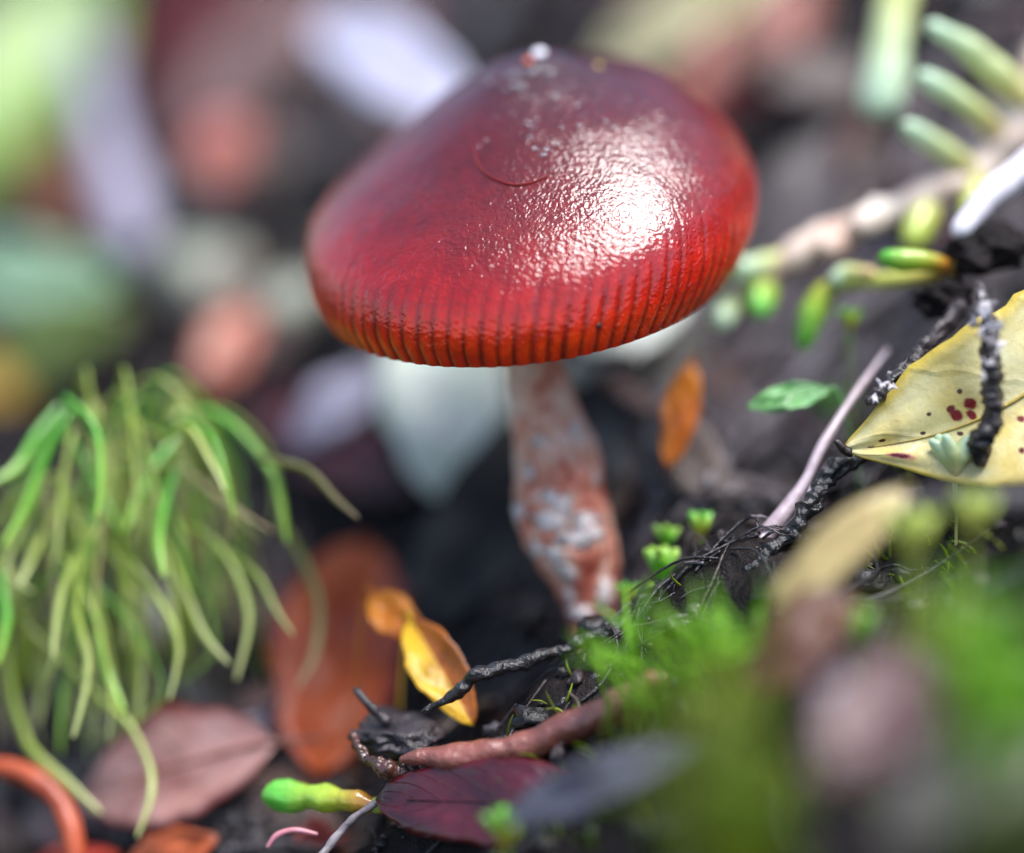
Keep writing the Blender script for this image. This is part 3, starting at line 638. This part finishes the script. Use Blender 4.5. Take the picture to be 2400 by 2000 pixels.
# ------------------------------------------------------------------ clubmoss
def finger(root, path, rpx, mat, flat=.8, lumpy=.18, name='leaf'):
    pts = [P(*p) for p in path]; rad = [cm(r, p) for r, p in zip(rpx, pts)]
    V, F, U = tube(pts, rad, 14, 8, lumpy, 2.6, flat, seed=hash_px(path[0]))
    obj(name, V, F, mat, root, uv=U, origin=root.location)
r1 = thing('clubmoss_sprig', 'creeping clubmoss sprig with pale pink stem and finger-like green leaves behind the bank', 'clubmoss', P(2440, 200, 1.8))
D = 1.8
finger(r1, [(2470, 120, D), (2400, 260, D), (2300, 400, D), (2200, 450, 1.7), (2080, 500, 1.7), (1960, 545, 1.7), (1860, 600, 1.7), (1770, 655, 1.7), (1680, 730, 1.7)], [54, 56, 50, 40, 34, 34, 32, 26, 16], M['pinkstem'], 1, .3, 'stem')
for pa, r, m in (([(2440, 270), (2360, 190), (2275, 115), (2192, 66)], [30, 36, 36, 28], 'mint'), ([(2350, 320), (2290, 260), (2235, 222), (2170, 184)], [26, 33, 34, 27], 'mint'),
                 ([(2300, 410), (2240, 370), (2182, 332), (2132, 300)], [22, 30, 31, 27], 'mint'), ([(2190, 460), (2170, 500), (2140, 560)], [22, 34, 30], 'yellowgreen'),
                 ([(2300, 400), (2290, 450), (2270, 500)], [22, 36, 28], 'yellowgreen'), ([(1850, 600), (1790, 620), (1740, 632)], [22, 36, 34], 'mint'), ([(1800, 650), (1790, 690), (1780, 722)], [24, 38, 30], 'lime'),
                 ([(1740, 690), (1710, 720), (1690, 750)], [20, 30, 26], 'mint'), ([(2010, 520), (1980, 555), (1940, 575)], [26, 40, 34], 'pinkstem'), ([(2090, 490), (2060, 500), (2020, 520)], [26, 40, 36], 'pinkstem')):
    finger(r1, [(x, y, D-.05-i*.12) for i, (x, y) in enumerate(pa)], r, M[m])
r2 = thing('clubmoss_sprig', 'smaller yellow-green clubmoss branch with a drooping drop-shaped leaf near the bank top', 'clubmoss', P(2240, 620, 1.0))
finger(r2, [(2260, 610, 1.0), (2170, 645, 1.0), (2080, 655, 1.1), (2000, 655, 1.2), (1940, 670, 1.3)], [18, 18, 20, 22, 14], M['yellowgreen'], 1, .2, 'stem')
finger(r2, [(1990, 655, 1.25), (1935, 685, 1.3), (1905, 740, 1.3), (1885, 800, 1.3)], [20, 32, 40, 26], M['lime'])
finger(r2, [(2210, 622, .75), (2160, 612, .7), (2110, 612, .7), (2075, 606, .7)], [22, 28, 28, 20], M['lime'])
finger(r2, [(2040, 640, 1.1), (1990, 640, 1.2), (1960, 655, 1.2)], [16, 28, 24], M['mint'])
r3 = thing('clubmoss_shoot', 'single thick pale green clubmoss shoot hanging beside the finger-leaved sprig', 'clubmoss', P(2140, -120, 2.6))
finger(r3, [(2135, -160, 2.6), (2105, -20, 2.5), (2080, 110, 2.4), (2062, 235, 2.3)], [44, 52, 54, 50], M['mint'], name='leaf')
finger(r3, [(2190, -260, 2.9), (2165, -200, 2.9), (2148, -150, 2.8)], [26, 28, 30], M['pinkstem'], 1, .2, 'stem')
r4 = thing('clubmoss_shoot', 'short fleshy lime and yellow clubmoss finger lying left of the maroon leaf', 'clubmoss', P(890, 1885, .1))
finger(r4, [(885, 1888, .1), (840, 1876, .15), (800, 1872, .2), (760, 1866, .25), (720, 1864, .3), (680, 1864, .33), (645, 1866, .35)], [22, 34, 28, 37, 31, 40, 36], M['lime'], .9, .34)
finger(r4, [(930, 1890, .1), (905, 1888, .1), (880, 1888, .1)], [14, 16, 18], M['yellowgreen'], 1, .2, 'stem')
def bud(px, py, dd, r, mat, label, n=5, seed=1):
    c = P(px, py, dd); root = thing('moss_bud', label, 'moss', c - UP*cm(r*.6, c)); r_ = random.Random(seed)
    gz = ground(c.x, c.y); R = cm(r, c)
    if c.z-gz > .08:
        V, F, U = tube([Vector((c.x+.04, c.y, gz-.05)), Vector((c.x+.03, c.y, (gz+c.z)/2)), c-UP*R*.3], [R*.06, R*.07, R*.12], 8, 4, .1, 3)
        obj('stem', V, F, mat, root, uv=U, origin=root.location)
    for i in range(n):
        a = 2*math.pi*i/n+r_.uniform(-.4, .4); d = (RT*math.cos(a)+FW*math.sin(a)*.7+UP*r_.uniform(.6, 1.3)).normalized(); R = cm(r, c)
        V, F, U = tube([c-UP*R*.4, c+d*R*.45, c+d*R*.95+UP*R*.1], [R*.22, R*.38, R*.2], 10, 5, .1, 3, .6)
        obj('leaf', V, F, mat, root, uv=U, origin=root.location)
bud(2235, 1085, -.15, 66, M['mint'], 'pale mint moss bud on the lower edge of the spotted yellow leaf', 6, 2)
bud(2135, 1265, -2.0, 74, M['yellowgreen'], 'yellow-green moss bud beside the tan-yellow blunt leaf', 5, 3)
bud(2275, 1215, -2.0, 66, M['yellowgreen'], 'yellow-green moss bud on the grey-brown thick twig', 5, 4)
bud(1550, 1335, .55, 52, M['moss_strand_bright'], 'vivid green moss bud beside the foot of the stalk', 6, 5)
bud(1640, 1240, .7, 40, M['lime'], 'small pale lime moss bud between the orange leaf and the lilac root', 5, 6)
bud(1560, 1265, .8, 36, M['moss_strand_bright'], 'small deep green moss bud just above the vivid green bud', 5, 7)
bud(1545, 1405, .45, 40, M['moss_strand_bright'], 'small green moss bud behind the dark grey root', 5, 8)
bud(1185, 1955, -1.2, 62, M['lime'], 'bright green moss bud below the dark maroon leaf', 6, 9)
bud(2000, 1480, -1.8, 58, M['moss_strand_bright'], 'green moss bud below the tan-yellow blunt leaf', 6, 10)
bud(1990, 755, 1.2, 34, M['lime'], 'tiny dull green bud under the smaller clubmoss branch', 4, 11)
bud(1470, 1400, .7, 36, M['lime'], 'small dull green moss bud touching the stalk foot', 4, 12)

# ------------------------------------------------------------------ stones and clods
def stone(name, label, mat, px, py, rpx, lift=.1, cat='stone', flat=.7, rough=.3, dd=None):
    c = G(px, py, lift) if dd is None else P(px, py, dd); r = cm(rpx, c)
    V, F = lump(c, r, r*.9, r*flat, 4, rough, 1.2, hash_px((px, py)))
    tag(obj(name, V, F, mat, origin=c), label, cat)
stone('stone', 'lilac-grey rounded stone behind the pinkish brown leaf', M['stone'], 605, 1700, 66)
stone('stone', 'grey-green lichen-covered stone left of the red cap', M['lichen'], 690, 715, 90)
stone('stone', 'grey lichen-crusted flat stone above the small rusty-orange leaf', M['lichen'], 470, 640, 110)
stone('soil_clod', 'grey fibrous soil clod behind the tongue-like pod', M['dark_twig'], 935, 1722, 95, cat='clod', flat=.36, rough=.7, dd=.35)
stone('soil_clod', 'black soil clod against the pale peeled stick', M['soil'], 2320, 590, 70, cat='clod', dd=.7, rough=.8)
stone('soil_clod', 'dark soil clod under the tip of the pale peeled stick', M['soil'], 2200, 700, 60, cat='clod', dd=.7, rough=.8)
stone('soil_clod', 'grey-violet soil clod beside the plum-brown leaf', M['dark_twig'], 2230, 1880, 150, cat='clod', dd=-3.6)
stone('stone', 'greyish mauve stone in front of the olive moss', M['stone'], 1985, 1640, 66, cat='stone', dd=-3.6, flat=.8)

# ------------------------------------------------------------------ the tangled moss tuft
def cpx(x, y): return (x/1.458, y/1.458+800)
STR = [([(250, 230), (170, 350), (90, 560), (10, 700)], 12, 1), ([(250, 500), (170, 620), (100, 760), (70, 830)], 11, 0), ([(560, 330), (680, 240), (800, 290), (900, 400), (950, 500), (980, 680)], 17, 1),
       ([(420, 480), (600, 430), (750, 540), (930, 650)], 10, 2), ([(480, 500), (560, 680), (640, 880), (700, 1010), (780, 1100)], 11, 0), ([(520, 640), (680, 650), (800, 780), (850, 950), (810, 1150)], 15, 0),
       ([(450, 760), (540, 880), (610, 1040), (580, 1220)], 13, 0), ([(330, 560), (315, 800), (325, 980), (370, 1150), (420, 1260)], 18, 1), ([(60, 950), (200, 1080), (340, 1220), (440, 1310), (510, 1450), (515, 1560), (470, 1690)], 14, 0),
       ([(10, 880), (30, 1150), (85, 1350), (130, 1420), (230, 1510), (340, 1610)], 14, 0), ([(540, 360), (640, 290), (720, 410), (770, 510)], 11, 0), ([(780, 720), (880, 800), (950, 930), (1000, 1000)], 10, 0),
       ([(900, 400), (1050, 440), (1150, 540), (1220, 600)], 12, 2), ([(960, 620), (1080, 850), (1080, 1050), (1020, 1180)], 14, 2), ([(400, 560), (430, 850), (430, 1050)], 13, 0), ([(230, 200), (320, 290), (345, 450), (330, 600)], 18, 1),
       ([(280, 1380), (400, 1330), (460, 1250), (480, 1150)], 9, 0), ([(180, 950), (150, 1150), (130, 1300)], 12, 0), ([(600, 330), (540, 420), (480, 520), (430, 640)], 14, 1), ([(200, 230), (130, 320), (60, 430), (-20, 480)], 13, 1),
       ([(330, 640), (250, 760), (200, 900), (180, 1080)], 12, 0), ([(300, 620), (260, 900), (300, 1120), (250, 1350)], 12, 0), ([(430, 900), (480, 1080), (470, 1300)], 11, 0), ([(0, 800), (20, 960), (-10, 1100)], 16, 1), ([(640, 260), (720, 330), (760, 430), (800, 600)], 13, 1),
       ([(600, 440), (560, 560), (540, 700), (560, 800)], 14, 1)]
troot = thing('moss_tuft', 'tangled tuft of long drooping yellow-green moss strands', 'moss', P(330, 1620, 1.7))
for k, (base, top) in enumerate((((320, 1640, 1.8), (215, 960, 1.5)), ((420, 1560, 2.0), (420, 980, 1.7)), ((60, 1600, 1.7), (10, 1330, 1.4)))):
    a, b_ = P(*base), P(*top); mid = (a+b_)/2+RT*.05
    V, F, U = tube([a, mid, b_], [.07, .065, .05], 10, 8, .2, 4)
    obj('stem', V, F, M['moss_strand'], troot, uv=U, origin=troot.location)
rs = random.Random(11)
def strand(path, r, m):
    pts = [P(*p) for p in path]; n = len(pts)
    rad = [cm(r, p)*(1 if i < n-1 else .45)*(.9 if i == 0 else 1) for i, p in enumerate(pts)]
    V, F, U = tube(pts, rad, 8, 6, .08, 3, .6)
    obj('strand', V, F, M[('moss_strand', 'moss_strand_bright', 'moss_strand_tan')[m]], troot, uv=U, origin=troot.location)
for pa, r, m in STR:
    d = 1.35+rs.uniform(-.3, .35)
    strand([(*cpx(x, y), d-.12*i) for i, (x, y) in enumerate(pa)], r, m)
for i in range(125):
    cx, cy, d = rs.choice([(215, 950, 1.5), (430, 960, 1.8), (430, 1010, 1.7), (10, 1330, 1.4), (230, 1180, 1.6), (300, 1280, 1.7), (120, 1250, 1.5), (60, 1100, 1.6), (350, 1150, 1.9), (90, 1420, 1.6), (240, 1420, 1.7)])
    dx = rs.gauss(0, 190); rise = rs.uniform(0, 110); fall = rs.uniform(120, 420); z = rs.uniform(-.6, .6)
    cx += rs.uniform(-60, 60); cy += rs.uniform(-20, 120); hook = rs.uniform(-.35, .25)
    strand([(cx, cy, d), (cx+dx*.4, cy-rise, d+z*.4), (cx+dx*.85, cy+fall*.3, d+z*.8), (cx+dx*1.0, cy+fall*.75, d+z), (cx+dx*(1+hook), cy+fall, d+z)], rs.uniform(3.5, 8), rs.choice([0, 0, 0, 0, 1, 2]))

# ------------------------------------------------------------------ moss mats and other uncountable cover
def strands_mesh(name, label, spots, mat, n, length, rad, seed, lean=None, cat='moss'):
    """spots: (px, py, dd or None, spread px, tint)"""
    r_ = random.Random(seed); V = []; F = []; A = []
    for i in range(n):
        px, py, dd, sp, ti = r_.choice(spots)
        x = px+r_.gauss(0, sp); y = py+r_.gauss(0, sp*.8)
        b_ = G(x, y, -.02) if dd is None else P(x, y, dd+r_.uniform(-.4, .4))
        L = length*r_.uniform(.6, 1.3); nn = ground_n(b_.x, b_.y)
        d = (nn+Vector((r_.uniform(-1, 1), r_.uniform(-1, 1), r_.uniform(-.2, .6)))*.75 + (lean or Vector((0, 0, 0)))).normalized()
        e = (d+Vector((r_.uniform(-1, 1), r_.uniform(-1, 1), r_.uniform(-.8, .4)))*.8).normalized()
        pp = [b_, b_+d*L*.5, b_+d*L*.6+e*L*.4]; rr = [rad, rad*.9, rad*.3]; gz = ground(b_.x, b_.y)
        if b_.z-gz > .05:                          # rooted in the soil below
            pp.insert(0, Vector((b_.x+r_.uniform(-.2, .2), b_.y+r_.uniform(-.2, .2), gz-.08))); rr.insert(0, rad*.25); rr[1] = rad*.5
        v, f, _ = tube(pp, rr, 5, 2, 0, 1, .6, round_end=False)
        o_ = len(V); V += v; F += [tuple(q+o_ for q in ff) for ff in f]
        k = r_.uniform(.7, 1.25); ns_ = 10 if len(pp) > 3 else 0      # brown lower stem, green leafy top
        A += [(.30*k, .16*k, .12*k, 1)]*ns_ + [(ti[0]*k, ti[1]*k, ti[2]*k, 1)]*(len(v)-ns_)
    o = obj(name, V, F, mat, attr=A); tag(o, label, cat, kind='stuff')
g1 = (.9, 1.1, .7); g2 = (.70, .52, .30); g3 = (1.0, 1.3, 1.0)
strands_mesh('moss_mat', 'bright green moss mat on the bank in front of the mushroom foot', [(1480, 1575, -.9, 55, g1), (1600, 1560, -1.2, 55, g1), (1700, 1580, -1.5, 50, g1), (1560, 1600, -1.1, 50, g1), (1760, 1550, -1.6, 36, g1), (1730, 1650, -1.8, 30, g2)], M['moss_mat'], 80, .5, .024, 21)
strands_mesh('moss_mat', 'olive green tall moss at the lower edge of the bank', [(1740, 1800, -4.2, 60, g2), (1760, 1900, -4.3, 50, g2), (1720, 1990, -4.3, 60, g2), (1680, 1960, -4, 50, g2), (1770, 1690, -4, 40, g2), (1800, 1980, -4.2, 50, g2)], M['moss_mat'], 80, .5, .036, 22)
strands_mesh('moss_mat', 'soft green moss beside the plum-brown leaf', [(2360, 1560, -4.3, 50, g3), (2310, 1620, -4.4, 50, g1), (2420, 1650, -4.3, 60, g3), (2360, 1700, -4.2, 60, g1), (2230, 1520, -4, 40, g2)], M['moss_mat'], 46, .45, .03, 23)
strands_mesh('moss_mat', 'thin scattered dark green moss over the soil', [(1880, 780, None, 110, g2), (1900, 1000, None, 80, g2), (1400, 1750, None, 160, g2), (2150, 1350, None, 120, g2), (2000, 1800, None, 200, g2), (700, 500, None, 200, g2), (500, 1200, None, 200, g2), (1300, 1900, None, 120, g2)], M['moss_mat'], 320, .2, .012, 24)

def crumbs():
    r_ = random.Random(31); V = []; F = []; A = []
    V0, F0 = ICO[1]; V1, F1 = ICO[2]
    for i in range(7500):
        if i < 3200:      # along the bank's lip, where the focus lies
            t = r_.random(); px = 480+t*1950; py = 2010-t*1400+r_.gauss(0, 90) + 60*math.sin(t*9); p = G(px, py, 0)
        else:
            x = r_.uniform(-7, 8); y = r_.uniform(-7, 13); p = Vector((x, y, ground(x, y)))
        r = min(.08, .010+abs(r_.gauss(0, .020))) if i < 3200 else min(.16, .02+abs(r_.gauss(0, .04)))
        vs, fs = (V1, F1) if r > .05 else (V0, F0)
        o_ = len(V); sd_ = Vector((r_.uniform(0, 50), r_.uniform(0, 50), 0)); a_, b_, c_ = r_.uniform(.6, 1.4), r_.uniform(.6, 1.4), r_.uniform(.5, 1.1)
        for q in vs:
            k = r*(1+.7*noise.noise(q*1.7+sd_)+.5*noise.noise(q*4+sd_)); V.append(p+Vector((q.x*a_*k, q.y*b_*k, q.z*c_*k+r*.3)))
        F += [tuple(z+o_ for z in f) for f in fs]
        k = r_.choice([.008, .012, .02, .03, .05, .10]); w_ = r_.uniform(.75, 1.05)
        A += [(k, k*.9*w_, k*w_, 1)]*len(vs)
    tag(obj('soil_crumbs', V, F, M['crumb'], attr=A), 'wet blackish crumbs of soil covering the bank', 'soil', kind='stuff')
crumbs()
def fibres():
    r_ = random.Random(41); V = []; F = []; A = []
    for i in range(2800):
        if i < 900:
            px = r_.uniform(1480, 2420); py = 1990-(px-500)*.71-r_.uniform(-60, 420); p = G(px, py, .05); L = r_.uniform(.3, 1.4); r = r_.uniform(.008, .032)
        elif i < 1150:
            px = r_.uniform(1480, 2420); py = 1990-(px-500)*.71-r_.uniform(0, 480); p = G(px, py, .08); L = r_.uniform(.8, 2.2); r = r_.uniform(.025, .065)
        elif i < 2400:
            t = r_.random(); px = 500+t*1900; py = 1990-t*1350+r_.gauss(0, 110); p = G(px, py, .03); L = r_.uniform(.15, .9); r = r_.uniform(.004, .014)
        else:
            x = r_.uniform(-7, 8); y = r_.uniform(-6, 13); p = Vector((x, y, ground(x, y)+.05)); L = r_.uniform(.4, 2); r = r_.uniform(.01, .03)
        d = (U_W*r_.choice([-1, 1])+Vector((r_.gauss(0, .5), r_.gauss(0, .5), r_.gauss(0, .2)))).normalized()
        pts = []; q = p
        for s in range(4):
            pts.append(q); d = (d+Vector((r_.gauss(0, .3), r_.gauss(0, .3), r_.gauss(0, .2)))).normalized(); q = q+d*L/3
            z = ground(q.x, q.y); q.z = max(z+.01, min(q.z, z+.12))
        v, f, _ = tube(pts, [r, r, r*.8, r*.4], 5, 3, .2, 8, round_end=False)
        o_ = len(V); V += v; F += [tuple(z+o_ for z in ff) for ff in f]
        c = r_.choice([(.10, .075, .085), (.16, .13, .15), (.05, .035, .035)]) if 900 <= i < 1150 else r_.choice([(.03, .026, .028), (.05, .04, .045), (.12, .09, .08), (.02, .018, .02), (.02, .018, .02), (.2, .17, .19)])
        A += [(*c, 1)]*len(v)
    tag(obj('root_fibres', V, F, M['crumb'], attr=A), 'fine dark root fibres matted over the bank', 'roots', kind='stuff')
fibres()
def litter():
    r_ = random.Random(51); V = []; F = []; A = []
    for i in range(1300):
        x = r_.uniform(-8, 9); y = r_.uniform(-6, 15); z = ground(x, y)+.06
        p = Vector((x, y, z)); 
        if depth(p) < D0+.9: continue
        a = r_.uniform(0, 6.28); L = r_.uniform(.3, 1.1); n = (ground_n(x, y)+Vector((r_.gauss(0, .35), r_.gauss(0, .35), 0))).normalized()
        T = Vector((math.cos(a), math.sin(a), 0)); T = (T-n*T.dot(n)).normalized()
        v, f, _, _, _ = leaf_geo(p, p+T*L, n, L*r_.uniform(.3, .6), seed=r_.uniform(0, 20), nu=8, nv=4, wav=.06, bend=.08)
        o_ = len(V); V += v; F += [tuple(z_+o_ for z_ in ff) for ff in f]
        c = r_.choice([(.05, .03, .025), (.14, .06, .04), (.10, .05, .035), (.16, .12, .09), (.07, .035, .03), (.04, .035, .035), (.09, .06, .05), (.12, .11, .11), (.08, .025, .02)])
        A += [(*c, 1)]*len(v)
    tag(obj('leaf_litter', V, F, M['crumb'], attr=A), 'dark scraps of rotting leaf litter on the soil behind the mushroom', 'leaf litter', kind='stuff')
litter()
